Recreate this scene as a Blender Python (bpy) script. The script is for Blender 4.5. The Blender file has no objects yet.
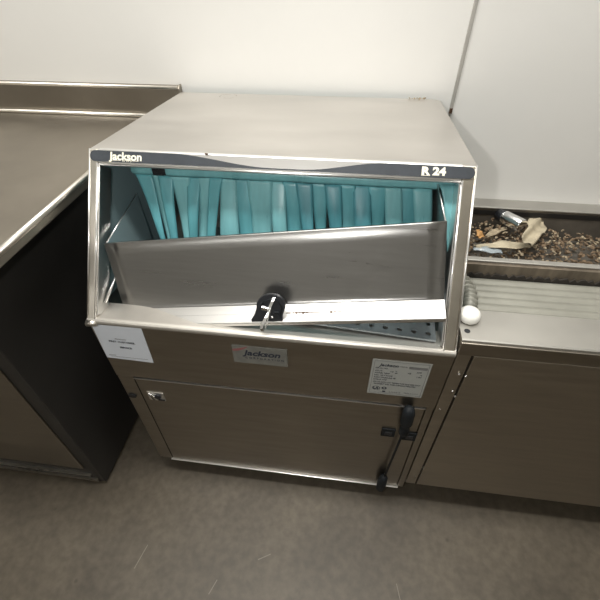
import bpy, bmesh, math, random
from mathutils import Vector, Matrix
random.seed(7)
scn = bpy.context.scene
C = scn.collection

# ------------------------------------------------------------------ camera
cam_d = bpy.data.cameras.new('camera')
cam = bpy.data.objects.new('camera', cam_d); C.objects.link(cam)
cam_d.sensor_fit = 'HORIZONTAL'; cam_d.sensor_width = 36.0; cam_d.lens = 398.458/600*36.0
cam_d.clip_start = 0.02
CX, CY, CZ, YAW, PIT, ROLL = 0.42592, -0.422, 1.04757, -0.139453, -0.749386, -0.013969
fw = Vector((math.sin(YAW)*math.cos(PIT), math.cos(YAW)*math.cos(PIT), math.sin(PIT)))
rt = Vector((math.cos(YAW), -math.sin(YAW), 0)); up = rt.cross(fw)
r2 = rt*math.cos(ROLL)+up*math.sin(ROLL); u2 = -rt*math.sin(ROLL)+up*math.cos(ROLL)
cam.matrix_world = Matrix(((r2.x, u2.x, -fw.x, CX), (r2.y, u2.y, -fw.y, CY), (r2.z, u2.z, -fw.z, CZ), (0, 0, 0, 1)))
scn.camera = cam

# ------------------------------------------------------------------ world, lights, exposure
w = bpy.data.worlds.new('world'); scn.world = w; w.use_nodes = True
w.node_tree.nodes['Background'].inputs[0].default_value = (.9, .92, 1, 1)
w.node_tree.nodes['Background'].inputs[1].default_value = .3
def area(name, loc, rot, sx, sy, power, col):
    d = bpy.data.lights.new(name, 'AREA'); d.shape = 'RECTANGLE'; d.size = sx; d.size_y = sy; d.energy = power; d.color = col
    o = bpy.data.objects.new(name, d); C.objects.link(o); o.location = loc; o.rotation_euler = rot; return o
area('fluorescent_light', (0.3, -0.02, 2.57), (0, 0, 0), 1.5, .3, 31, (1, .98, .935))
area('fluorescent_light', (-0.9, -2.4, 2.57), (0, 0, 0), 1.2, .6, 9, (1, .98, .935))
fl = bpy.data.lights.new('flash_light', 'POINT'); fl.energy = 4.0; fl.shadow_soft_size = .012; fl.color = (1, .98, .95)
flo = bpy.data.objects.new('flash_light', fl); C.objects.link(flo); flo.location = (.345, -.43, 1.045)
vs = scn.view_settings
vs.view_transform = 'Standard'; vs.look = 'None'; vs.gamma = 1; vs.use_curve_mapping = False; vs.exposure = 0.75

# ------------------------------------------------------------------ materials
def mat(name, col, rough=.5, metal=0., spec=.5, noise=0., nscale=8., nstretch=(1, 1, 1), rvar=0., bump=0., col2=None, trans=0., coat=0.):
    m = bpy.data.materials.new(name); m.use_nodes = True; nt = m.node_tree; N = nt.nodes; L = nt.links
    b = N['Principled BSDF']
    b.inputs['Base Color'].default_value = (*col, 1); b.inputs['Roughness'].default_value = rough
    b.inputs['Metallic'].default_value = metal; b.inputs['Specular IOR Level'].default_value = spec
    b.inputs['Transmission Weight'].default_value = trans; b.inputs['Coat Weight'].default_value = coat
    if noise or rvar or bump:
        tc = N.new('ShaderNodeTexCoord'); mp = N.new('ShaderNodeMapping'); mp.inputs['Scale'].default_value = nstretch
        L.new(tc.outputs['Object'], mp.inputs['Vector'])
        nz = N.new('ShaderNodeTexNoise'); nz.inputs['Scale'].default_value = nscale; nz.inputs['Detail'].default_value = 6
        nz.inputs['Roughness'].default_value = .6
        L.new(mp.outputs['Vector'], nz.inputs['Vector'])
        if noise:
            cr = N.new('ShaderNodeValToRGB')
            c2 = col2 or tuple(max(0, c*(1-noise)) for c in col)
            cr.color_ramp.elements[0].position = .32; cr.color_ramp.elements[1].position = .68
            cr.color_ramp.elements[0].color = (*c2, 1); cr.color_ramp.elements[1].color = (*col, 1)
            L.new(nz.outputs['Fac'], cr.inputs['Fac']); L.new(cr.outputs['Color'], b.inputs['Base Color'])
        if rvar:
            mr = N.new('ShaderNodeMapRange'); mr.inputs['To Min'].default_value = rough-rvar; mr.inputs['To Max'].default_value = rough+rvar
            mr.inputs['From Min'].default_value = .3; mr.inputs['From Max'].default_value = .7
            L.new(nz.outputs['Fac'], mr.inputs['Value']); L.new(mr.outputs['Result'], b.inputs['Roughness'])
        if bump:
            bp = N.new('ShaderNodeBump'); bp.inputs['Strength'].default_value = bump; bp.inputs['Distance'].default_value = .002
            L.new(nz.outputs['Fac'], bp.inputs['Height']); L.new(bp.outputs['Normal'], b.inputs['Normal'])
    return m
M = {}
M['steel']    = mat('brushed_steel', (.56, .53, .48), .30, 1, noise=.14, nscale=9, nstretch=(1, 12, 12), rvar=.05, bump=.05)
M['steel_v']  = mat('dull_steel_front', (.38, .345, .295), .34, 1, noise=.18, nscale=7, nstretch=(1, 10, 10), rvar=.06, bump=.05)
M['steel_w']  = mat('sink_front_steel', (.46, .42, .36), .36, 1, noise=.15, nscale=7, nstretch=(1, 10, 10), rvar=.05, bump=.05)
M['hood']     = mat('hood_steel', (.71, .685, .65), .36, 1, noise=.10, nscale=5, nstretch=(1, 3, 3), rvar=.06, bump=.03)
M['rail']     = mat('polished_rail', (.74, .70, .63), .36, 1, noise=.12, nscale=14, rvar=.05)
M['railface'] = mat('brown_rail_face', (.50, .46, .39), .36, 1, noise=.2, nscale=14)
M['sillm']    = mat('satin_sill', (.66, .63, .58), .46, .95, noise=.15, nscale=12)
M['lip']      = mat('door_lip_steel', (.70, .69, .67), .36, 1, noise=.08, nscale=9, nstretch=(1, 10, 10))
M['bright']   = mat('bright_steel', (.86, .85, .83), .30, 1, noise=.05, nscale=9, nstretch=(1, 10, 10))
M['tray']     = mat('tray_steel', (.33, .325, .315), .30, 1, noise=.08, nscale=8, nstretch=(1, 14, 14), rvar=.03, bump=.015)
M['liner']    = mat('teal_glow_steel', (.36, .50, .53), .36, .55, noise=.15, nscale=6)  # steel with the curtain's reflected teal glow mixed into its base colour
M['perf']     = mat('perforated_steel', (.34, .38, .40), .55, .7, noise=.3, nscale=22)
M['decal']    = mat('slate_decal', (.045, .052, .062), .45, 0, noise=.25, nscale=60)
M['cream']    = mat('cream_print', (.85, .82, .68), .5)
M['seam']     = mat('dark_seam', (.012, .011, .010), .6)
M['teal']     = mat('teal_vinyl', (.115, .375, .42), .38, 0, noise=.22, nscale=9, nstretch=(6, 1, 1), rvar=.08)
M['teal2']    = mat('pale_teal_vinyl', (.19, .46, .49), .33, 0, noise=.2, nscale=9, nstretch=(6, 1, 1), rvar=.08)
M['teal3']    = mat('deep_teal_vinyl', (.085, .30, .35), .38, 0, noise=.25, nscale=9, nstretch=(6, 1, 1), rvar=.08)
M['black']    = mat('black_plastic', (.012, .013, .016), .35, 0)
M['rubber']   = mat('black_rubber', (.012, .015, .018), .6, 0, .25, noise=.5, nscale=60, bump=.2)
M['chrome']   = mat('chrome', (.85, .85, .85), .15, 1)
M['paper']    = mat('white_paper', (.66, .70, .76), .55, 0, noise=.05, nscale=20)
M['datalab']  = mat('grey_label', (.36, .37, .35), .5, 0, noise=.06, nscale=30)
M['plate']    = mat('worn_plate', (.20, .20, .18), .45, .1, noise=.25, nscale=60)
M['ink']      = mat('dark_ink', (.02, .025, .04), .6)
M['greyink']  = mat('grey_ink', (.17, .17, .17), .6)
M['redink']   = mat('faded_red_ink', (.24, .09, .09), .6)
M['rust']     = mat('rust_stain', (.10, .05, .025), .8, 0, noise=.5, nscale=120)
M['dirt']     = mat('dark_dirt', (.03, .025, .02), .8)
M['white']    = mat('white_foam', (.78, .77, .72), .45, 0, noise=.05, nscale=40)
M['brown']    = mat('dry_brown_debris', (.24, .165, .10), .85, 0, noise=.7, nscale=50, bump=.3)
M['debris2']  = mat('pale_debris', (.42, .34, .23), .85, 0, noise=.5, nscale=60, bump=.3)
M['tan']      = mat('tan_paper', (.52, .45, .32), .7, 0, noise=.35, nscale=25, bump=.1)
M['orange']   = mat('orange_scrap', (.55, .30, .11), .7, 0, noise=.3, nscale=80)
M['clear']    = mat('cloudy_plastic', (.55, .62, .66), .25, 0, noise=.2, nscale=30, trans=.4)
M['ribs']     = mat('ribbed_grey_plastic', (.28, .275, .235), .5, .15, noise=.2, nscale=14)
M['deck']     = mat('satin_deck_steel', (.49, .475, .44), .48, .9, noise=.12, nscale=8, rvar=.05)
M['brownsteel'] = mat('brown_tinted_steel', (.33, .295, .245), .42, .9, noise=.22, nscale=6, rvar=.04)
M['dirtysteel'] = mat('stained_steel', (.26, .215, .165), .5, .55, noise=.55, nscale=11, nstretch=(3, 3, .7), bump=.1)
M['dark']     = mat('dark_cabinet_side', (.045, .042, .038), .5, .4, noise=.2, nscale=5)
M['trough']   = mat('dull_trough_steel', (.23, .21, .18), .5, .6, noise=.4, nscale=14)

def wallmat():
    m = mat('painted_wall_panel', (.80, .79, .76), .42, 0, noise=.035, nscale=2.5, bump=.02)
    return m
M['wall'] = wallmat()
M['ceil'] = mat('ceiling_paint', (.75, .74, .70), .8)
M['strip'] = mat('grey_joint_strip', (.47, .455, .42), .45, .3, noise=.15, nscale=30)

def floormat():
    m = bpy.data.materials.new('worn_concrete_floor'); m.use_nodes = True; nt = m.node_tree; N = nt.nodes; L = nt.links
    b = N['Principled BSDF']; b.inputs['Roughness'].default_value = .55
    tc = N.new('ShaderNodeTexCoord')
    n1 = N.new('ShaderNodeTexNoise'); n1.inputs['Scale'].default_value = 4; n1.inputs['Detail'].default_value = 8; n1.inputs['Roughness'].default_value = .65
    n2 = N.new('ShaderNodeTexNoise'); n2.inputs['Scale'].default_value = 55; n2.inputs['Detail'].default_value = 4
    n3 = N.new('ShaderNodeTexVoronoi'); n3.inputs['Scale'].default_value = 9
    for n in (n1, n2, n3): L.new(tc.outputs['Object'], n.inputs['Vector'])
    cr = N.new('ShaderNodeValToRGB'); e = cr.color_ramp.elements
    e[0].position = .3; e[0].color = (.062, .050, .035, 1); e[1].position = .7; e[1].color = (.118, .097, .068, 1)
    L.new(n1.outputs['Fac'], cr.inputs['Fac'])
    cr2 = N.new('ShaderNodeValToRGB'); e = cr2.color_ramp.elements
    e[0].position = .35; e[0].color = (.74, .73, .72, 1); e[1].position = .65; e[1].color = (1, 1, 1, 1)
    L.new(n2.outputs['Fac'], cr2.inputs['Fac'])
    cr3 = N.new('ShaderNodeValToRGB'); e = cr3.color_ramp.elements       # sparse dark spots
    e[0].position = .025; e[0].color = (.45, .42, .40, 1); e[1].position = .06; e[1].color = (1, 1, 1, 1)
    L.new(n3.outputs['Distance'], cr3.inputs['Fac'])
    mx = N.new('ShaderNodeMix'); mx.data_type = 'RGBA'; mx.blend_type = 'MULTIPLY'; mx.inputs[0].default_value = 1
    L.new(cr.outputs['Color'], mx.inputs[6]); L.new(cr2.outputs['Color'], mx.inputs[7])
    mx2 = N.new('ShaderNodeMix'); mx2.data_type = 'RGBA'; mx2.blend_type = 'MULTIPLY'; mx2.inputs[0].default_value = 1
    L.new(mx.outputs[2], mx2.inputs[6]); L.new(cr3.outputs['Color'], mx2.inputs[7])
    L.new(mx2.outputs[2], b.inputs['Base Color'])
    bp = N.new('ShaderNodeBump'); bp.inputs['Strength'].default_value = .15; bp.inputs['Distance'].default_value = .002
    L.new(n2.outputs['Fac'], bp.inputs['Height']); L.new(bp.outputs['Normal'], b.inputs['Normal'])
    return m
M['floor'] = floormat()

# ------------------------------------------------------------------ helpers
V = Vector
def finish(name, bm, m, parent=None, bevel=0., smooth=False, solid=0., segs=2):
    bmesh.ops.recalc_face_normals(bm, faces=bm.faces)
    me = bpy.data.meshes.new(name); bm.to_mesh(me); bm.free()
    me.materials.append(m)
    if smooth:
        for p in me.polygons: p.use_smooth = True
    o = bpy.data.objects.new(name, me); C.objects.link(o)
    if parent: o.parent = parent; o.matrix_parent_inverse = parent.matrix_basis.inverted()
    if solid:
        s = o.modifiers.new('thickness', 'SOLIDIFY'); s.thickness = solid; s.offset = 0
    if bevel:
        b = o.modifiers.new('bevel', 'BEVEL'); b.width = bevel; b.segments = segs; b.limit_method = 'ANGLE'; b.angle_limit = .6
        b.harden_normals = False
    return o
def thing(name, label, cat, loc=(0, 0, 0), group=None):
    o = bpy.data.objects.new(name, None); C.objects.link(o); o.location = loc; o.empty_display_size = .05
    o['label'] = label; o['category'] = cat
    if group: o['group'] = group
    return o
def tag(o, label, cat, group=None, kind=None):
    o['label'] = label; o['category'] = cat
    if group: o['group'] = group
    if kind: o['kind'] = kind
    return o
def struct(o): o['kind'] = 'structure'; return o
def bx(bm, x0, x1, y0, y1, z0, z1, mtx=None):
    vs_ = [bm.verts.new(V((x, y, z)) if mtx is None else mtx @ V((x, y, z))) for z in (z0, z1) for y in (y0, y1) for x in (x0, x1)]
    for f in ((0, 2, 3, 1), (4, 5, 7, 6), (0, 1, 5, 4), (2, 6, 7, 3), (0, 4, 6, 2), (1, 3, 7, 5)): bm.faces.new([vs_[i] for i in f])
    return bm
def box(name, x0, x1, y0, y1, z0, z1, m, parent=None, bevel=0., mtx=None):
    return finish(name, bx(bmesh.new(), x0, x1, y0, y1, z0, z1, mtx), m, parent, bevel)
def prism(bm, pts, d):
    """closed polygon pts (Vectors) extruded by the vector d"""
    a = [bm.verts.new(p) for p in pts]; b = [bm.verts.new(p+d) for p in pts]; n = len(pts)
    bm.faces.new(a); bm.faces.new(b[::-1])
    for i in range(n): bm.faces.new((a[i], a[(i+1) % n], b[(i+1) % n], b[i]))
    return bm
def tube(bm, pts, r, n=10, caps=True):
    rings = []
    for i, p in enumerate(pts):
        p = V(p); a = V(pts[max(i-1, 0)]); b = V(pts[min(i+1, len(pts)-1)]); t = (b-a).normalized()
        s = V((0, 0, 1)) if abs(t.z) < .9 else V((0, 1, 0))
        u = t.cross(s).normalized(); v = t.cross(u).normalized(); rr = r[i] if isinstance(r, (list, tuple)) else r
        rings.append([bm.verts.new(p+u*rr*math.cos(2*math.pi*k/n)+v*rr*math.sin(2*math.pi*k/n)) for k in range(n)])
    for A, B in zip(rings, rings[1:]):
        for k in range(n): bm.faces.new((A[k], A[(k+1) % n], B[(k+1) % n], B[k]))
    if caps: bm.faces.new(rings[0][::-1]); bm.faces.new(rings[-1])
    return bm
def sheet(bm, rows):
    g = [[bm.verts.new(V(p)) for p in r] for r in rows]
    for A, B in zip(g, g[1:]):
        for i in range(len(A)-1): bm.faces.new((A[i], A[i+1], B[i+1], B[i]))
    return bm
def text(name, body, size, origin, u, v, m, parent, extrude=.00015, shear=0., offset=0., align='LEFT', sx=1.):
    """built-in lettering turned into a mesh; u = reading direction, v = up"""
    cu = bpy.data.curves.new(name, 'FONT'); cu.body = body; cu.size = size; cu.extrude = extrude; cu.shear = shear
    cu.offset = offset; cu.align_x = align; cu.resolution_u = 3
    t = bpy.data.objects.new(name, cu); C.objects.link(t)
    dg = bpy.context.evaluated_depsgraph_get(); me = bpy.data.meshes.new_from_object(t.evaluated_get(dg))
    bpy.data.objects.remove(t); bpy.data.curves.remove(cu)
    u = V(u).normalized(); v = V(v).normalized(); n = u.cross(v); o_ = V(origin)
    for q in me.vertices: q.co = o_+u*q.co.x*sx+v*q.co.y+n*q.co.z
    me.materials.clear(); me.materials.append(m)
    ob = bpy.data.objects.new(name, me); C.objects.link(ob)
    if parent: ob.parent = parent; ob.matrix_parent_inverse = parent.matrix_basis.inverted()
    return ob

# ------------------------------------------------------------------ the setting
YW = .505
X0, X1, Y0, ZC = -2.2, 3.0, -3.6, 2.6
struct(box('floor', X0, X1, Y0, YW+.1, -.05, 0, M['floor']))
struct(box('wall_back', X0, X1, YW, YW+.1, 0, ZC, M['wall']))
struct(box('wall_left', X0-.1, X0, Y0, YW+.1, 0, ZC, M['wall']))
struct(box('wall_right', X1, X1+.1, Y0, YW+.1, 0, ZC, M['wall']))
struct(box('wall_front', X0, X1, Y0-.1, Y0, 0, ZC, M['wall']))
struct(box('ceiling', X0-.1, X1+.1, Y0-.1, YW+.1, ZC, ZC+.05, M['ceil']))
# joint strip between the two wall panels
XS = .624
st = struct(box('trim_1', XS-.0034, XS+.0034, YW-.004, YW, .757, ZC, M['strip'], bevel=.001))
box('rust_spot', XS-.003, XS+.003, YW-.0055, YW-.0035, .758, .768, M['rust'], st)
bm = bmesh.new(); bx(bm, XS-.0012, XS+.0012, YW-.0012, YW, .02, .757); struct(finish('trim_2', bm, M['strip']))

# ------------------------------------------------------------------ glass washer
W = .61; Z1 = .562; YT = .1715; ZT = .79; YB = .484; XL = .042; XR = .588; ZB = .062
SU = V((0, .6011, .7992)); SN = V((0, -.7992, .6011)); SO = V((0, 0, Z1)); SL = .2853
def S(x, s, n=0.): return V((x, 0, 0))+SO+SU*s+SN*n
gw = thing('glasswasher', 'stainless steel undercounter glasswasher with slanted open front, standing on concrete floor', 'glasswasher', (W/2, .24, 0))

# hood: top sheet, rear, the two sides (tapering to the back)
bm = bmesh.new()
t = .003
prism(bm, [V((0, YT-.004, ZT)), V((W, YT-.004, ZT)), V((XR+.006, YB-.010, ZT)), V((XR-.006, YB, ZT)), V((XL+.004, YB, ZT)), V((XL, YB-.004, ZT))], V((0, 0, -t)))
hood = finish('hood', bm, M['hood'], gw, bevel=.0015)
def side(name, xf, xb, d):
    bm = bmesh.new()
    prism(bm, [V((xf, .006, Z1+.002)), V((xf, YT, ZT-.0035)), V((xb, YB-.004, ZT-.0035)), V((xb, YB-.004, Z1)), ], V((d, 0, 0)))
    return finish(name, bm, M['liner'], gw)
side('side_panel', .0015, XL+.0005, .003); side('side_panel', W-.0045, XR-.0035, .003)
bm = bmesh.new(); bx(bm, XL+.005, XR-.005, YB-.004, YB-.001, Z1, ZT-.004); finish('rear_panel', bm, M['liner'], gw)
# ring left by something set down on the hood
bm = bmesh.new()
for k in range(26):
    a0 = .3+k*.2; a1 = a0+.2
    if k in (4, 5, 13, 17, 18, 19): continue
    q = lambda a, r: V((.155+r*math.cos(a), .462+.7*r*math.sin(a), ZT+.0002))
    f = bm.faces.new([bm.verts.new(q(a0, .018)), bm.verts.new(q(a1, .018)), bm.verts.new(q(a1, .0192)), bm.verts.new(q(a0, .0192))])
o = finish('ring_stain', bm, mat('ring_mark', (.34, .29, .24), .5, .7), hood); o['label'] = 'faint ring mark'

# opening frame: left rail, right rail, head band, sill
bm = bmesh.new()
prism(bm, [S(0, -.004, -.012), S(.0175, -.004, -.012), S(.0175, -.004, .001), S(.0155, -.004, .004), S(.004, -.004, .004), S(0, -.004, 0)], SU*(SL+.002))
finish('frame_rail', bm, M['rail'], gw, bevel=.0018)
for x_, s_, n_ in ((.0020, SL-.001, .0022), (.0158, .262, .0030), (W-.0016, SL-.001, .0024), (W-.0203, .262, .0028)): finish('rail_edge', tube(bmesh.new(), [S(x_, .004, n_), S(x_, s_, n_)], .0017, 8), M['bright'], gw, smooth=True)
bm = bmesh.new()
prism(bm, [S(W, -.004, -.012), S(W-.0215, -.004, -.012), S(W-.0215, -.004, .001), S(W-.0195, -.004, .003), S(W-.004, -.004, .003), S(W, -.004, 0)], SU*(SL+.002))
finish('frame_rail', bm, M['railface'], gw, bevel=.0018)
bm = bmesh.new()   # inner flanges of the rails

prism(bm, [S(.0175, .012, -.03), S(.0195, .012, -.03), S(.0195, .012, .0015), S(.0175, .012, .0015)], SU*(.248))
finish('frame_flange', bm, M['bright'], gw)
bm = bmesh.new()
prism(bm, [S(W-.0225, .012, -.03), S(W-.0245, .012, -.03), S(W-.0245, .012, .0015), S(W-.0225, .012, .0015)], SU*(.248))
finish('frame_flange', bm, M['bright'], gw)
bm = bmesh.new()   # head band
prism(bm, [S(.0176, .262, -.003), S(.0176, .262, .003), S(.0176, SL-.002, .003), S(.0176, SL+.0015, 0), S(.0176, SL-.002, -.004)], V((W-.0391, 0, 0)))
finish('frame_head', bm, M['bright'], gw, bevel=.001)
bm = bmesh.new()   # bright bead under the band
tube(bm, [S(.018, .2605, .001), S(W-.022, .2605, .001)], .0022, 10)
finish('frame_bead', bm, M['bright'], gw, smooth=True)
bm = bmesh.new()   # sill: rolled front lip running back as a shelf that dips inwards
prof = [(-.003, -.004), (-.0045, .001), (-.0035, .0045), (-.001, .0065), (.003, .0068), (.046, .002), (.047, -.012), (.045, -.012), (.044, -.001), (.002, .0035), (-.001, .001), (-.001, -.004)]
prism(bm, [V((.001, y, Z1+z)) for y, z in prof], V((W-.002, 0, 0)))
finish('sill', bm, M['sillm'], gw, bevel=.0008)
bm = bmesh.new()   # rounded bottom corners of the frame
tube(bm, [V((.001, -.003, Z1-.001)), V((.018, -.003, Z1-.001))], [.007, .0055], 10)
finish('frame_corner', bm, M['rail'], gw, smooth=True)

# brand strip across the head: dark at both ends, thinning to a line between
bm = bmesh.new()
def hi(x):  # upper edge of the dark shape
    if x < .14: return .2815
    if x < .30: k = (x-.14)/.16; k = k*k*(3-2*k); return .2815-.0152*k
    if x < .35: return .2663
    if x < .48: k = (x-.35)/.13; k = k*k*(3-2*k); return .2663+.0152*k
    return .2815
xs = [.004+.0085*(1-math.cos(i*math.pi/24)) for i in range(12)]+[.0125+i*(W-.025)/90 for i in range(91)]+[W-.004-.0085*(1-math.cos(i*math.pi/24)) for i in range(11, -1, -1)]
lo_, up_ = [], []
for x in xs:
    l = .2645; h = hi(x); r = (h-l)/2
    for xe in (.004, W-.004):
        dx = abs(x-xe)
        if dx < r: k = math.sqrt(max(0, r*r-(r-dx)**2)); m_ = (h+l)/2; l, h = m_-k, m_+k
    lo_.append(S(x, l, .0045)); up_.append(S(x, h+.0001, .0045))
sheet(bm, [lo_, up_])
bs = finish('brand_strip', bm, M['decal'], gw, solid=.0006); bs['label'] = 'dark slate brand strip with cream lettering'
text('lettering', 'Jackson', .0170, S(.0385, .2680, .0050), (1, 0, 0), SU, M['cream'], bs, offset=.0005, sx=1.05)
text('lettering', 'W W S', .0052, S(.059, .2650, .0050), (1, 0, 0), SU, M['cream'], bs)
bm = bmesh.new()
for a, b_ in ((.0385, .057), (.071, .087)): prism(bm, [S(a, .2668, .0050), S(b_, .2668, .0050), S(b_, .2674, .0050), S(a, .2674, .0050)], SN*.0002)
finish('rule_line', bm, M['cream'], bs)
text('lettering', 'R', .0155, S(.5290, .2680, .0050), (1, 0, 0), SU, M['cream'], bs, offset=.0008, sx=1.2)
text('lettering', '24', .0155, S(.5455, .2680, .0050), (1, 0, 0), SU, M['cream'], bs, offset=.0008, sx=1.2)
bm = bmesh.new(); prism(bm, [S(.529, .2662, .0050), S(.542, .2662, .0050), S(.542, .2669, .0050), S(.529, .2669, .0050)], SN*.0002)
finish('rule_line', bm, M['cream'], bs)
# small stainless scuff at the band centre
bm = bmesh.new(); tube(bm, [S(.196, .2835, .0045), S(.2005, .2832, .0046)], .0012, 8); o = finish('scuff', bm, M['rust'], gw, smooth=True)

# lower cabinet
ZA = .408
box('cabinet_body', .002, W-.004, .016, YB-.01, ZB+.004, .44, M['dark'], gw)
bm = bmesh.new(); bx(bm, 0, W, 0, .0022, ZA+.001, Z1+.002)
bx(bm, 0, .0022, .0022, YB-.01, .44, Z1-.001); bx(bm, W-.0022, W, .0022, YB-.01, .44, Z1-.001)
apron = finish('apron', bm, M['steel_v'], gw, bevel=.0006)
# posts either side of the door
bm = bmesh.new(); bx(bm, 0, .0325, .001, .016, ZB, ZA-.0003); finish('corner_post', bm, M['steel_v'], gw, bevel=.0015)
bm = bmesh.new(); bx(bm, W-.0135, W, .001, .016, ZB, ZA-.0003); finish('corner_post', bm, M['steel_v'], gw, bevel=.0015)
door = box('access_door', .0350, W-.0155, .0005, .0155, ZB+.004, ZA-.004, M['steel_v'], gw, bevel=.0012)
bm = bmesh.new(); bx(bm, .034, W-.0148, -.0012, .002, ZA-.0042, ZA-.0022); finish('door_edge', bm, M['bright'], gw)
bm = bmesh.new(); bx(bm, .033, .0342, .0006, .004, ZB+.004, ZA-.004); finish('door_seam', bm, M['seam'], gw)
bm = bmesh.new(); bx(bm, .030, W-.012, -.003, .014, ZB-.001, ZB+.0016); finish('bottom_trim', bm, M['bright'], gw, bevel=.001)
for x in (.04, W-.06):
    for y in (.09, .42):
        bm = bmesh.new(); tube(bm, [V((x, y, 0)), V((x, y, .01)), V((x, y, .011)), V((x, y, ZB+.004))], [.018, .018, .012, .012], 14)
        finish('foot', bm, M['rubber'], gw, smooth=False)
bm = bmesh.new()   # oval black plug in the left post
for k in range(1):
    vs_ = [bm.verts.new(V((.0115+.0095*math.cos(a), .0005, .340+.0065*math.sin(a)))) for a in [i*math.pi/10 for i in range(20)]]
    f = bm.faces.new(vs_); r = bmesh.ops.extrude_face_region(bm, geom=[f]); bmesh.ops.translate(bm, verts=[v for v in r['geom'] if isinstance(v, bmesh.types.BMVert)], vec=(0, -.002, 0))
finish('post_plug', bm, M['black'], gw)
# door latch: recessed metal plate with a folded tab either side of a round catch
bm = bmesh.new(); bx(bm, .0485, .0835, -.0015, .001, .334, .362)
lp = finish('latch', bm, M['bright'], door, bevel=.001)
bm = bmesh.new(); prism(bm, [V((.050, -.0016, .360)), V((.066, -.0045, .352)), V((.064, -.0045, .338)), V((.055, -.0016, .336))], V((0, .0012, 0)))
finish('latch_tab', bm, M['chrome'], door, bevel=.0005)
bm = bmesh.new(); tube(bm, [V((.0705, -.001, .350)), V((.0705, -.0045, .350))], .0068, 18)
bx(bm, .069, .083, -.0035, -.0015, .338, .3405)
finish('latch_catch', bm, M['black'], door)
# black rubber ended pull bar hooked down the right side of the door
for (x, z) in ((.541, .310), (.583, .304)):
    bm = bmesh.new(); bx(bm, x-.0135, x+.0135, -.003, .0005, z-.014, z+.014)
    pad = finish('rubber_pad', bm, M['rubber'], gw, bevel=.0012)
    bm = bmesh.new(); bx(bm, x-.007, x+.007, -.0045, -.0028, z-.006, z+.005)
    finish('pad_inset', bm, M['black'], pad, bevel=.0008)
pb = bmesh.new(); tube(pb, [V((.5655, -.013, .400)), V((.5640, -.012, .300)), V((.5560, -.012, .12))], .0024, 10)
pbo = finish('pull_bar', pb, M['rubber'], gw, smooth=True)
bm = bmesh.new(); tube(bm, [V((.5665, -.011, .328)), V((.5665, -.011, .333)), V((.566, -.012, .350)), V((.566, -.012, .356)), V((.5655, -.013, .366)), V((.565, -.013, .374)), V((.564, -.013, .405)), V((.563, -.013, .418)), V((.563, -.013, .424))], [.006, .0095, .0095, .0075, .0085, .0115, .0115, .0095, .005], 16)
finish('rubber_knob', bm, M['rubber'], pbo, smooth=True)
bm = bmesh.new(); tube(bm, [V((.5545, -.012, .066)), V((.5545, -.012, .072)), V((.555, -.012, .10)), V((.5555, -.012, .128)), V((.556, -.012, .138))], [.007, .0095, .0108, .0095, .005], 16)
finish('rubber_knob', bm, M['rubber'], pbo, smooth=True)
for a_, b_ in ((V((.5635, .002, .395)), V((.5635, -.012, .395))), (V((.555, .002, .105)), V((.555, -.011, .105)))):
    finish('standoff', tube(bmesh.new(), [a_, b_], .005, 12), M['rubber'], pbo)

# stickers and plates on the apron
n_ = -.0003
bm = bmesh.new(); prism(bm, [V((.004, 0, .557)), V((.0945, 0, .556)), V((.091, 0, .462)), V((.001, 0, .465))], V((0, -.0006, 0)))
lab = finish('instruction_sticker', bm, M['paper'], gw); lab['label'] = 'white paper sticker with small dark print'
YL = -.0008
text('printed_text', 'PRODUCT', .0045, (.046, YL, .5195), (1, 0, -.02), (0, 0, 1), M['greyink'], lab, align='CENTER')
text('printed_text', 'FIRST CUSTOMER', .0062, (.046, YL, .5115), (1, 0, -.02), (0, 0, 1), M['ink'], lab, align='CENTER', offset=.00015)
text('printed_text', 'SERVICE', .0062, (.049, YL, .4965), (1, 0, -.02), (0, 0, 1), M['ink'], lab, align='CENTER', offset=.00015)
bm = bmesh.new(); bx(bm, .010, .083, YL, YL+.0003, .4700, .4706); bx(bm, .008, .022, YL, YL+.0003, .4735, .4748)
finish('printed_line', bm, M['greyink'], lab)
bm = bmesh.new(); bx(bm, .2485, .3440, -.0016, 0, .4905, .5365)
npl = finish('name_plate', bm, M['plate'], gw, bevel=.0005); npl['label'] = 'worn grey plate with dark slanted lettering'
text('lettering', 'Jackson', .0185, (.2685, -.0019, .5135), (1, 0, .0), (0, 0, 1), M['ink'], npl, shear=.25, offset=.0005, sx=1.12)
text('lettering', 'C O R P O R A T I O N', .0062, (.2700, -.0019, .5045), (1, 0, 0), (0, 0, 1), M['ink'], npl, sx=1.1)
bm = bmesh.new()
a_ = [(.250+.024*k/12, .5345-.009*math.sin(k/12*1.2)-.001) for k in range(13)]
lo2 = [V((.2492+.027*k/12, -.0018, .5215+.013*(k/12)**2)) for k in range(13)]; up2 = [V((.2492+.027*k/12, -.0018, .5262+.0095*(k/12)**1.3)) for k in range(13)]
sheet(bm, [lo2, up2]); finish('swoosh', bm, M['redink'], npl, solid=.0003)

bm = bmesh.new(); bx(bm, .4855, .5805, -.0008, 0, .4385, .5340)
dl = finish('rating_label', bm, M['datalab'], gw); dl['label'] = 'grey rating label with rows of fine print'
YD = -.0010
def frame_rect(bm, x0, x1, z0, z1, w_):
    bx(bm, x0, x1, YD, YD+.0002, z0, z0+w_); bx(bm, x0, x1, YD, YD+.0002, z1-w_, z1)
    bx(bm, x0, x0+w_, YD, YD+.0002, z0, z1); bx(bm, x1-w_, x1, YD, YD+.0002, z0, z1)
bm = bmesh.new(); frame_rect(bm, .4890, .5775, .4420, .5310, .0007); finish('printed_border', bm, M['greyink'], dl)
text('printed_text', 'Jackson', .0095, (.4985, YD, .5180), (1, 0, 0), (0, 0, 1), M['ink'], dl, shear=.2, offset=.0002, sx=1.05)
text('printed_text', 'MODEL NO.', .0042, (.5300, YD, .5190), (1, 0, 0), (0, 0, 1), M['greyink'], dl)
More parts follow.
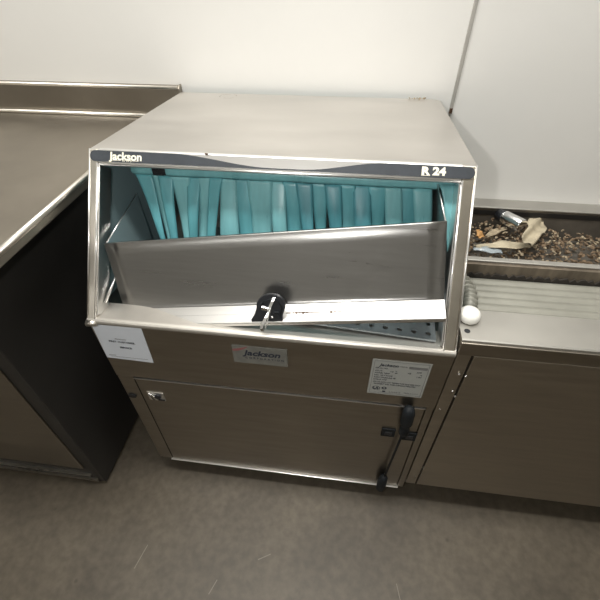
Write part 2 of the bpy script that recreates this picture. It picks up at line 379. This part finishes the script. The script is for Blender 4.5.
bm = bmesh.new(); bx(bm, .5465, .5755, YD, YD+.0002, .5165, .5225); finish('printed_block', bm, M['greyink'], dl)
rows = [('SERIAL NO.', .492, .5110), ('VOLTS', .492, .5035), ('115', .5165, .5035), ('V', .5255, .5055), ('60', .5255, .5005), ('HZ', .5460, .5035), ('AMP', .5600, .5075), ('16', .5660, .5010), ('1 PH', .5615, .4950),
        ('WATER TEMP', .492, .4975), ('MIN. 140 F RINSE', .492, .4915), ('FLOW PRESSURE PSI', .492, .4855), ('CYCLE TIME', .492, .4795),
        ('FOR USE WITH LOW TEMPERATURE SANITIZER ONLY', .492, .4725), ('DETERGENT AND RINSE CHEMICALS REQUIRED', .494, .4670)]
for s_, x, z in rows: text('printed_text', s_, .0046, (x, YD, z), (1, 0, 0), (0, 0, 1), M['ink'], dl, sx=.72 if len(s_) > 30 else .9)
text('printed_text', 'UL', .0095, (.4945, YD, .4525), (1, 0, 0), (0, 0, 1), M['ink'], dl, offset=.0003)
bm = bmesh.new()
for cx_, cz_, r_ in ((.4995, .4560, .0068), (.5135, .4575, .0045)):
    n0 = 24
    for k in range(n0):
        a0, a1 = 2*math.pi*k/n0, 2*math.pi*(k+1)/n0
        q = lambda a, r: V((cx_+r*math.cos(a), YD, cz_+r*.85*math.sin(a)))
        bm.faces.new([bm.verts.new(q(a0, r_)), bm.verts.new(q(a1, r_)), bm.verts.new(q(a1, r_*(.85 if r_ > .005 else .45))), bm.verts.new(q(a0, r_*(.85 if r_ > .005 else .45)))])
finish('printed_mark', bm, M['ink'], dl)
bm = bmesh.new(); bx(bm, .5115, .5165, YD, YD+.0002, .4455, .4495); finish('printed_block', bm, M['ink'], dl)
text('printed_text', 'Listed', .0070, (.5225, YD, .4455), (1, 0, 0), (0, 0, 1), M['greyink'], dl, sx=1.2)
text('printed_text', 'Made in U.S.A.', .0050, (.5485, YD, .4470), (1, 0, 0), (0, 0, 1), M['greyink'], dl, sx=.85)

# inside: dark tank, ledge rails and the crooked perforated plate
bm = bmesh.new(); bx(bm, .004, W-.006, .05, YB-.012, .452, .456)
finish('tank_floor', bm, M['liner'], gw)
bm = bmesh.new(); tube(bm, [V((.0235, .03, .580)), V((.031, .16, .632))], .0022, 8); finish('guide_rail', bm, M['bright'], gw, smooth=True)
# perforated plate: grid of cells, each with a round hole
def perf():
    bm = bmesh.new(); nx, ny, cs = 24, 8, .0225; n = 12
    for i in range(nx):
        for j in range(ny):
            cx_, cy_ = i*cs, j*cs; r_ = .0042
            circ = [V((cx_+r_*math.cos(2*math.pi*(k+.5)/n), cy_+r_*math.sin(2*math.pi*(k+.5)/n), 0)) for k in range(n)]
            sq = []
            for k in range(n):
                a = 2*math.pi*(k+.5)/n; c, s = math.cos(a), math.sin(a); f = (cs/2)/max(abs(c), abs(s)); sq.append(V((cx_+f*c, cy_+f*s, 0)))
            cv = [bm.verts.new(p) for p in circ]; sv = [bm.verts.new(p) for p in sq]
            for k in range(n):
                bm.faces.new((cv[k], cv[(k+1) % n], sv[(k+1) % n], sv[k]))
            for sx_ in (-1, 1):
                for sy_ in (-1, 1):
                    corner = V((cx_+sx_*cs/2, cy_+sy_*cs/2, 0)); best = sorted(range(n), key=lambda k: (sq[k]-corner).length)[:2]
                    k0, k1 = sorted(best)
                    if k1-k0 > 1: k0, k1 = k1, k0
                    bm.faces.new((sv[k0], bm.verts.new(corner), sv[k1]))
    # front down-turned edge
    bx(bm, -cs/2, (nx-.5)*cs, -cs/2-.0015, -cs/2, -.003, 0)
    bmesh.ops.remove_doubles(bm, verts=bm.verts, dist=.00005)
    return bm
pm = perf(); ang = math.radians(-4.5)
mt = Matrix.Translation(V((.5685, .0295, .5722))) @ Matrix.Rotation(ang, 4, 'Z') @ Matrix.Rotation(math.radians(-2.5), 4, 'X') @ Matrix.Translation(V((-23*.0225, 0, 0)))
bmesh.ops.transform(pm, matrix=mt, verts=pm.verts)
finish('perforated_plate', pm, M['perf'], gw, solid=.001)

# ------------------------------------------------------------------ strip curtain (hangs from a bar at the mouth)
ct = thing('strip_curtain', 'teal vinyl strip curtain hanging across the open mouth of the glasswasher', 'curtain', (.33, .185, .76))
bm = bmesh.new(); sheet(bm, [[(.0565+.541*i/30, .1835+.0008*math.sin(i), .7425) for i in range(31)], [(.055+.544*i/30, .1800, .7485) for i in range(31)], [(.055+.544*i/30, .1815, .7580) for i in range(31)], [(.055+.544*i/30, .188, .7605) for i in range(31)]])
finish('header_band', bm, M['teal2'], ct, solid=.0016, smooth=True)
bm = bmesh.new(); tube(bm, [V((.046, .190, .7565)), V((.5975, .190, .7565))], .003, 10); finish('hanging_rod', bm, M['chrome'], ct, smooth=True)
bm = bmesh.new(); bx(bm, .093, .116, .1785, .1815, .7455, .7575); bx(bm, .096, .113, .1770, .1790, .7455, .7490); finish('clip', bm, M['black'], ct, bevel=.0006)
def tx(px): return .053+(px-132)*(.557/338)
def bx_(px): return .078+(px+4.5-(px-158)*.009-158)*.001768
strips = [ # left/right edge at the header, left/right edge lower down, material, forward bow, colour
 (135, 152.5, 158.5, 165.5, 'teal', .004), (150, 162, 164.5, 171.5, 'teal2', -.001), (159.5, 175.5, 170.5, 179.5, 'teal', .003),
 (173, 194, 184.5, 193.5, 'teal2', .001), (192, 206.5, 192.5, 202, 'teal', .003), (204.5, 218.5, 201, 211, 'teal2', -.001), (216.5, 229, 211.5, 220.5, 'teal', .002),
 (227.5, 242.5, 225.5, 245, 'teal2', .004), (240.5, 256, 243.5, 260, 'teal', -.001), (254.5, 280, 259, 278, 'teal2', .002),
 (279, 293, 280, 294, 'teal2', .004), (291, 306, 293, 309, 'teal', .0), (304, 320, 311, 320.5, 'teal3', .004), (319, 335, 322.7, 332, 'teal', -.001),
 (333, 349, 338, 349, 'teal3', .003), (347, 363, 347, 362.5, 'teal', .0), (361, 377.5, 361, 377, 'teal3', .003), (376, 393.5, 376, 389, 'teal', -.001),
 (392, 407.5, 391, 407, 'teal2', .003), (405.5, 421, 405.5, 421, 'teal', -.001), (419, 436, 419, 434, 'teal2', .003)]
def strip(x0, x1, xa, xb, mname, bow, ztop=.7455, zmid=.655, zend=.610, ymid=.158, curl=.003):
    bm = bmesh.new(); rows = []
    for j in range(15):
        k = j/14; kk = k*1.35; z = ztop+(zmid-ztop)*kk
        e = min(kk, 1.25); ee = e**.75 if x0 < .2 else e
        l = x0+(xa-x0)*ee-.0012*(1-min(1, kk)); r = x1+(xb-x1)*ee+.0012*(1-min(1, kk)); y = .1855+(ymid-.1855)*e
        row = []
        for i in range(7):
            s = i/6
            row.append((l+(r-l)*s, y-bow*math.sin(kk*1.9)*1.5-curl*math.sin(math.pi*s)*(.3+kk)+.0012*math.sin(5*kk+x0*90), z))
        rows.append(row)
    return finish('curtain_strip', sheet(bm, rows), M[mname], ct, solid=.0012, smooth=True)
for i, (a, b, c, d, mn, bow) in enumerate(strips):
    strip(tx(a), tx(b), bx_(c), bx_(d), mn, bow-(.0015 if i % 2 else 0), curl=.0015+.002*((i*7) % 3)/2)
# last strip has slipped out between the door end and the right rail
bm = bmesh.new(); rows = []
for j in range(17):
    k = j/16; z = .7560-.110*k
    l = .5635+.0275*k**.75; r = .5860+.0100*min(1, k*1.5); y = .1760-.082*k
    rows.append([(l+(r-l)*s_/4, y-.004*math.sin(k*3)+.010*(s_/4)*math.sin(k*2.6), z) for s_ in range(5)])
o = finish('curtain_strip', sheet(bm, rows), M['teal2'], ct, solid=.0012, smooth=True); o['label'] = 'narrow twisted end strip'

# ------------------------------------------------------------------ loose loading door lying crooked in the mouth
P0 = V((.0268, .081, .6655)); P1 = V((.565, .087, .7425)); P2 = V((.5875, .0445, .6245)); P3 = V((.050, .0405, .547))
e = (P1-P0).normalized(); H_ = (P3-P0); H_ = (H_-e*H_.dot(e)); hl = H_.length; hd = H_/hl; nb = e.cross(hd); nb = nb if nb.y > 0 else -nb
F = V((0, -1, 0)); F = (F-e*F.dot(e)).normalized()
LEN = .5445
td = thing('loading_door', 'bent stainless loading door panel lying crooked inside the glasswasher mouth', 'panel', tuple((P3+P2)/2))
def T(u, v, n=0.): return P0+e*u+hd*v+nb*n      # u along, v down the face, n back into the machine
bm = bmesh.new()
prof = [(-.0005, .006), (-.001, .0015), (0, 0), (.02, .0006), (hl*.5, .0010), (hl*.84, .0002), (hl*.89, -.0004), (hl*.915, -.0014), (hl*.93, -.0030)]
rows = []
for v, n in prof: rows.append([T(LEN*i/20, v, n) for i in range(21)])
face = finish('door_face', sheet(bm, rows), M['tray'], td, solid=.0014, smooth=True)
bm = bmesh.new()
GD = (F*.96+V((0, 0, -.28))).normalized()
def Fp(u, d, dz=0.): return T(u, hl*.93, -.0028)+GD*d+V((0, 0, dz))
for nm, d0, d1 in (('door_flange', .0, .0168), ('door_lip', .0172, .0322)):
    rows = [[Fp(LEN*i/20, d0+(d1-d0)*k/3) for i in range(21)] for k in range(4)]
    if nm == 'door_lip': rows += [[Fp(LEN*i/20, .0328, -.0008) for i in range(21)], [Fp(LEN*i/20, .0330, -.0062) for i in range(21)]]
    finish(nm, sheet(bmesh.new(), rows), M['lip'], td, solid=.0012)
bm = bmesh.new(); tube(bm, [Fp(.001, .017, .0), Fp(LEN-.001, .017, .0)], .0006, 6); finish('weld_seam', bm, M['greyink'], td)
bm = bmesh.new()   # rusty weld beads on the seam
for u0, sz in ((.306, .0012), (.312, .0016), (.317, .0022), (.322, .0018), (.328, .0026), (.334, .0018), (.342, .0012), (.354, .0009), (.368, .0014), (.373, .0022), (.379, .0016), (.385, .0010)):
    c_ = Fp(u0, .017, .0006)
    bmesh.ops.create_uvsphere(bm, u_segments=8, v_segments=6, radius=sz, matrix=Matrix.Translation(c_) @ Matrix.Diagonal((1.3, 1.0, .5, 1)))
tube(bm, [Fp(.300, .017, .0005), Fp(.39, .017, .0005)], .0008, 6)
o = finish('rusty_weld', bm, M['rust'], td, smooth=True)
# gussets closing both ends of the door
GA = .130; GB = -.062
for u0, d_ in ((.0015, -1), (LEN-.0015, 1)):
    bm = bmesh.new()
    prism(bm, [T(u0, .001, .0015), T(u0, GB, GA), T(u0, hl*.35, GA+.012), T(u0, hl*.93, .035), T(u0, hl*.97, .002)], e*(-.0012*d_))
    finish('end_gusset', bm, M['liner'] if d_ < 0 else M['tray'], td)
    bm = bmesh.new(); tube(bm, [T(u0, .0005, .0015), T(u0, GB, GA)], .0011, 6); finish('gusset_edge', bm, M['bright'], td, smooth=True)
# black rounded bracket with a bent chrome catch, on the flange
bc = Fp(.276, .0325, .0012)
bk = bmesh.new(); pts = [(-.0265, 0), (-.0265, .004), (-.022, .013), (-.0195, .022)]+[(-.0195*math.cos(a), .0265+.0185*math.sin(a)) for a in [i*math.pi/14 for i in range(1, 14)]]+[(.0195, .022), (.0165, .010), (.0165, 0)]
up_v = V((0, .36, .933)); fr_v = V((0, -.933, .36))
prism(bk, [bc+e*x*1.22+up_v*z*1.06 for x, z in pts], -fr_v*.006)
bko = finish('black_bracket', bk, M['black'], td, bevel=.0012)
bm = bmesh.new(); tube(bm, [bc+e*x*1.2+up_v*z*1.04+fr_v*.0015 for x, z in ((-.015, .022), (-.010, .034), (0, .038), (.010, .034), (.0155, .024), (.0135, .008))], .0012, 8)
finish('bracket_rim', bm, M['rubber'], bko, smooth=True)
def ribbon(name, pts, w_, th, m, par):
    bm = bmesh.new(); rows = []
    for x, z, n in pts: c_ = bc+e*x+up_v*z+fr_v*n; rows.append([c_-e*w_/2, c_+e*w_/2])
    return finish(name, sheet(bm, rows), m, par, solid=th, bevel=.0004)
ribbon('chrome_catch', [(.0065, .043, .003), (.004, .037, .005), (.0005, .029, .007), (-.001, .020, .008), (-.0055, .012, .011), (-.0105, .001, .013), (-.0125, -.006, .013), (-.0100, -.011, .012)], .0052, .0016, M['chrome'], bko)
ribbon('chrome_catch', [(.0022, .031, .006), (.0000, .022, .010), (-.0015, .012, .012), (-.0035, .002, .013), (-.006, -.006, .013)], .0022, .0014, M['chrome'], bko)
bm = bmesh.new(); c_ = bc+e*-.0072+up_v*.0255+fr_v*.006
mm = Matrix.Translation(c_) @ Matrix.Rotation(.15, 4, 'Y'); bx(bm, -.0065, .006, -.002, .002, -.003, .0035, mm); finish('chrome_tab', bm, M['chrome'], bko, bevel=.0006)
bm = bmesh.new(); bmesh.ops.create_uvsphere(bm, u_segments=10, v_segments=8, radius=.0024, matrix=Matrix.Translation(bc+e*.0035+up_v*.010+fr_v*.004)); finish('screw_head', bm, M['chrome'], bko, smooth=True)
bm = bmesh.new(); mm = Matrix.Translation(bc+e*.010+up_v*.016+fr_v*.003); bx(bm, -.004, .004, -.002, .002, -.002, .003, mm); finish('lug', bm, M['rubber'], bko, bevel=.0006)

# ------------------------------------------------------------------ counter on the left
lc = thing('counter_unit', 'dark stainless counter cabinet standing left of the glasswasher', 'counter', (-.65, .2, 0))
XC = -.034
bm = bmesh.new(); bx(bm, -1.3, XC, -.10, .48, .715, .735); finish('countertop', bm, M['brownsteel'], lc, bevel=.003)
bm = bmesh.new(); tube(bm, [V((XC-.004, -.098, .732)), V((XC-.004, .47, .732))], .0055, 10); finish('rolled_edge', bm, M['rail'], lc, smooth=True)
bm = bmesh.new()
prism(bm, [V((-1.3, .4785, .7352)), V((-1.3, .487, .742)), V((-1.3, .487, .792)), V((-1.3, .4895, .7985)), V((-1.3, YW-.001, .7985)), V((-1.3, YW-.001, .7352))], V((1.3+.034, 0, 0)))
finish('backsplash', bm, M['brownsteel'], lc, bevel=.0015)
bm = bmesh.new(); tube(bm, [V((-1.3, .489, .7965)), V((.034, .489, .7965))], .0035, 10); finish('splash_edge', bm, M['rail'], lc, smooth=True)
bm = bmesh.new(); tube(bm, [V((-1.3, .481, .7385)), V((.030, .481, .7385))], .0042, 10); finish('splash_cove', bm, M['rail'], lc, smooth=True)
bm = bmesh.new(); prism(bm, [V((.034, .486, .736)), V((.034, .486, .795)), V((.034, .492, .8005)), V((.034, YW-.001, .8005)), V((.034, YW-.001, .736))], V((.004, 0, 0))); finish('splash_end_cap', bm, M['brownsteel'], lc, bevel=.001)
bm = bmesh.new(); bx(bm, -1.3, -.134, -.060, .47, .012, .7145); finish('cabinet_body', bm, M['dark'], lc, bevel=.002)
bm = bmesh.new(); bx(bm, -1.28, -.165, -.0635, -.0602, .085, .70); finish('cabinet_front', bm, M['steel_v'], lc, bevel=.001)
bm = bmesh.new(); bx(bm, -1.28, -.150, -.064, -.0602, .020, .030); bx(bm, -1.28, -.160, -.066, -.0602, .050, .054); finish('kick_trim', bm, M['steel'], lc)
bm = bmesh.new(); bx(bm, -1.25, -.16, -.03, .42, 0, .012); finish('plinth', bm, M['seam'], lc)

# ------------------------------------------------------------------ under-bar sink unit on the right
sk = thing('underbar_sink', 'stainless under-bar sink unit with a rear trough, right of the glasswasher', 'sink', (.95, .25, 0))
XA, XE = W+.0015, 1.35
ZD = .597
bm = bmesh.new()
XA_ = XA; XA = W+.0006
prism(bm, [V((XA, .0005, .590)), V((XA, .0005, .5955)), V((XA, .003, ZD)), V((XA, .068, ZD)), V((XA, .078, .570)), V((XA, .19, .562)), V((XA, .19, .558)), V((XA, .076, .566)), V((XA, .066, ZD-.003)), V((XA, .004, ZD-.003)), V((XA, .0015, .590))], V((XE-XA, 0, 0)))
bm2 = bx(bmesh.new(), XA, XA+.0015, .002, .070, .55, ZD-.003); finish('deck_end', bm2, M['steel_v'], sk)
finish('deck_lip', bx(bmesh.new(), XA, XE, -.0018, .0014, .564, .5915), M['steel_v'], sk, bevel=.0012)
XA = XA_
deck = finish('deck', bm, M['deck'], sk, bevel=.0012)
bm = bmesh.new(); tube(bm, [V((.6205, .019, ZD-.002)), V((.6205, .019, ZD+.0004))], .0045, 16); finish('deck_hole', bm, M['black'], deck)
bm = bmesh.new()   # ribbed drainer
rows = []; n = 60
for j in range(n+1):
    y = .080+.105*j/n; z = .5715+.0035*abs(math.sin(j/n*math.pi*6))-.002*j/n
    rows.append([V((XA+.028 if j < 45 else XA+.02, y, z)), V((.9, y, z+.0003)), V((XE, y, z))])
finish('ribbed_drainer', sheet(bm, rows), M['ribs'], sk, smooth=True)
bm = bmesh.new()   # scalloped black strip behind the drainer
pts = [V((XA, .187, .567))]
for i in range(120):
    x = XA+(XE-XA)*i/119; pts.append(V((x, .187-.0, .5775+.0040*math.sin(x*420)+.0015*math.sin(x*170))))
pts.append(V((XE, .187, .567)))
prism(bm, pts, V((0, .003, 0))); finish('scalloped_gasket', bm, M['dirt'], sk)
bm = bmesh.new(); bx(bm, XA, XE, .190, .198, .52, .598); finish('trough_front', bm, M['dirtysteel'], sk, bevel=.001)
bm = bmesh.new(); bx(bm, XA, XE, .1965, .209, .5983, .6020); finish('trough_ledge', bm, M['deck'], sk, bevel=.0015)
bm = bmesh.new()
prism(bm, [V((XA, .199, .597)), V((XA, .2005, .597)), V((XA, .2005, .492)), V((XA, .453, .492)), V((XA, .453, .566)), V((XA, .4545, .566)), V((XA, .4545, .489)), V((XA, .199, .489))], V((XE-XA, 0, 0)))
finish('trough', bm, M['trough'], sk)
bm = bmesh.new(); bx(bm, XA, XE, .451, .4585, .5662, .5705); finish('rear_rail', bm, M['deck'], sk, bevel=.002)
bm = bmesh.new(); bx(bm, XA, XE, .463, YW-.0005, .550, .5645); finish('rear_ledge', bm, M['deck'], sk, bevel=.0015)
bm = bmesh.new(); bx(bm, XA, XE, .452, .463, .550, .5615); finish('rear_gap', bm, M['seam'], sk)
# front: riveted post strip, door, rest of the carcass
bm = bmesh.new(); bx(bm, XA, .6330, -.0005, .014, .092, .5675); post = finish('post_strip', bm, M['steel_w'], sk, bevel=.0008)
bm = bmesh.new(); bx(bm, XA, XE, .016, .45, .10, .488); finish('carcass', bm, M['dark'], sk)
dr = box('sink_door', .6360, XE-.02, -.002, .0145, .094, .5645, M['steel_w'], sk, bevel=.0012)
bm = bmesh.new(); bx(bm, .6332, .6358, .004, .012, .094, .566); finish('door_gap', bm, M['seam'], sk)
bm = bmesh.new(); bx(bm, XA, XE-.02, .010, .030, .072, .094); finish('bottom_rail', bm, M['dark'], sk)
for (x, z) in ((.6255, .517), (.6370, .513), (.6265, .470), (.6345, .455), (.6340, .180), (.6245, .135), (.6185, .412)):
    bm = bmesh.new(); bmesh.ops.create_uvsphere(bm, u_segments=10, v_segments=6, radius=.0024 if z > .44 else .0019, matrix=Matrix.Translation(V((x, -.0022, z))) @ Matrix.Diagonal((1, .55, 1, 1)))
    finish('rivet', bm, M['chrome'], sk, smooth=True)
for x in (.68, 1.28):
    for y in (.07, .40):
        bm = bmesh.new(); tube(bm, [V((x, y, 0)), V((x, y, .012)), V((x, y, .0125)), V((x, y, .11))], [.02, .02, .014, .014], 14); finish('leg', bm, M['steel'], sk)

# things on the sink unit
bm = bmesh.new()
prof = [(.0, .0), (.0135, .0), (.0160, .003), (.0167, .007), (.0160, .012), (.0133, .016), (.0085, .0185), (.004, .0194), (.0, .0195)]
n = 28; rings = [[bm.verts.new(V((.6265+r*math.cos(2*math.pi*k/n), .046+r*math.sin(2*math.pi*k/n), ZD+.0005+z))) for k in range(n)] for r, z in prof[1:-1]]
for A, B in zip(rings, rings[1:]):
    for k in range(n): bm.faces.new((A[k], A[(k+1) % n], B[(k+1) % n], B[k]))
bm.faces.new(rings[0][::-1]); bm.faces.new(rings[-1])
tag(finish('rounded_cap', bm, M['white'], None, smooth=True), 'white rounded plastic cap resting on the sink deck', 'cap')
# corrugated hose end
bm = bmesh.new(); pts, rr = [], []
for k in range(49):
    s = k/48; pts.append(V((.632+.012*math.sin(s*2.6), .176-.090*s, .5845+.001*s))); rr.append(.0100+.0030*math.cos(k*2*math.pi/6))
tube(bm, pts, rr, 14)
tag(finish('corrugated_hose', bm, M['ribs'], None, smooth=True), 'short grey corrugated hose lying beside the ribbed drainer', 'hose')
# debris in the trough
bm = bmesh.new(); rnd = random.Random(3)
def crumb(bm, c_, s):
    r = bmesh.ops.create_icosphere(bm, subdivisions=1, radius=s)
    mm = Matrix.Translation(c_) @ Matrix.Rotation(rnd.uniform(0, 6), 4, 'Z') @ Matrix.Rotation(rnd.uniform(0, 6), 4, 'X') @ Matrix.Diagonal((rnd.uniform(.7, 1.7), rnd.uniform(.5, 1), rnd.uniform(.3, .7), 1))
    for v in r['verts']: v.co = mm @ (v.co+V((rnd.uniform(-.25, .25)*s, rnd.uniform(-.25, .25)*s, rnd.uniform(-.25, .25)*s)))
for k in range(1500):
    x = rnd.uniform(.625, 1.15); y = rnd.uniform(.22, .447)
    hgt = .030*math.exp(-((x-.80)/.13)**2)+.014*(y > .36)+.008
    crumb(bm, V((x, y, .4945+hgt*rnd.uniform(.2, 1))), rnd.uniform(.0022, .0058))
tag(finish('dry_debris', bm, M['brown'], None), 'dry brown leaf and bark crumbs littering the bottom of the trough', 'debris', kind='stuff')
bm = bmesh.new()
for k in range(260):
    x = rnd.uniform(.65, 1.05); y = rnd.uniform(.27, .445); crumb(bm, V((x, y, .512+.020*math.exp(-((x-.80)/.13)**2)+rnd.uniform(0, .008))), rnd.uniform(.002, .0048))
tag(finish('pale_chips', bm, M['debris2'], None), 'small pale tan chips scattered over the brown crumbs', 'debris', kind='stuff')
def scrap(name, cx_, cy_, cz_, lx, ly, rz, m, bend, label, cat, rx=0., seed=0, th=.001, ry=0.):
    r_ = random.Random(seed); bm = bmesh.new(); rows = []
    ph = r_.uniform(0, 6); mm = Matrix.Translation(V((cx_, cy_, cz_))) @ Matrix.Rotation(rz, 4, 'Z') @ Matrix.Rotation(ry, 4, 'Y') @ Matrix.Rotation(rx, 4, 'X')
    for j in range(11):
        row = []
        for i in range(21):
            a, b_ = i/20-.5, j/10-.5
            wd = 1-.5*abs(a)*2+.14*math.sin(9*a+ph)
            row.append(mm @ V((a*lx, b_*ly*wd, bend*math.cos(a*3.2+ph*.2)+.35*bend*math.sin(8*b_+ph+4*a)+.15*bend*math.sin(15*a+ph*2))))
        rows.append(row)
    return tag(finish(name, sheet(bm, rows), M[m], None, solid=th, smooth=True), label, cat)
scrap('paper_scrap', .765, .338, .540, .12, .030, .22, 'tan', .007, 'long crumpled tan paper strip along the front of the trough', 'paper', seed=1)
scrap('paper_scrap', .838, .392, .556, .16, .045, 1.02, 'tan', .012, 'wide tan paper fold curling down past the metal cup', 'paper', rx=.35, seed=2)
scrap('paper_scrap', .765, .396, .540, .075, .016, .70, 'debris2', .004, 'narrow pale scrap lying diagonally behind the long tan paper strip', 'paper', seed=5)
scrap('orange_scrap', .722, .378, .543, .034, .022, 1.2, 'orange', .004, 'folded orange-brown scrap near the left end of the trough', 'scrap', rx=.5, seed=4)
scrap('plastic_scrap', .728, .318, .541, .060, .022, .02, 'clear', .004, 'cloudy blue-grey plastic piece at the front of the trough', 'plastic', seed=8)
# small metal cup lying tipped over
bm = bmesh.new(); a = V((.785, .436, .556)); b_ = V((.812, .394, .560)); ax = (b_-a)
pts = [a+ax*.06, a+ax*.0, a+ax*.02, a+ax*.5, a+ax*.95, a+ax*1.0]
tube(bm, pts, [.0125, .0145, .0155, .0155, .0155, .0140], 22)
cup = finish('metal_cup', bm, M['chrome'], None, smooth=True, bevel=.0008); tag(cup, 'small shiny metal cup lying on its side among the debris', 'cup')
bm = bmesh.new(); tube(bm, [a-ax*.34, a-ax*.02, a+ax*.01], [.0135, .0148, .0140], 22); finish('cup_mouth_shade', bm, M['black'], cup, smooth=True)  # solid black piece standing in for the shaded inside of the cup mouth
# pale scuffs on the floor
bm = bmesh.new()
for (x, y, a, l) in ((.02, -.205, 1.35, .05), (.30, -.17, .5, .03), (.20, -.24, 1.2, .03), (.60, -.20, 1.8, .035)):
    mm = Matrix.Translation(V((x, y, .0003))) @ Matrix.Rotation(a, 4, 'Z'); bx(bm, -l/2, l/2, -.0009, .0009, 0, .0003, mm)
o = finish('scuff_marks', bm, mat('pale_scuff', (.17, .15, .12), .6), bpy.data.objects['floor'])
# crumbs on the back edge of the hood
bm = bmesh.new(); rnd = random.Random(5)
for k in range(7): crumb(bm, V((.532+.030*k/6, YB-.006+rnd.uniform(-.003, .003), ZT+.002)), rnd.uniform(.0012, .003))
tag(finish('paint_flakes', bm, M['debris2'], None), 'few loose paint flakes on the rear edge of the hood', 'flakes', kind='stuff')
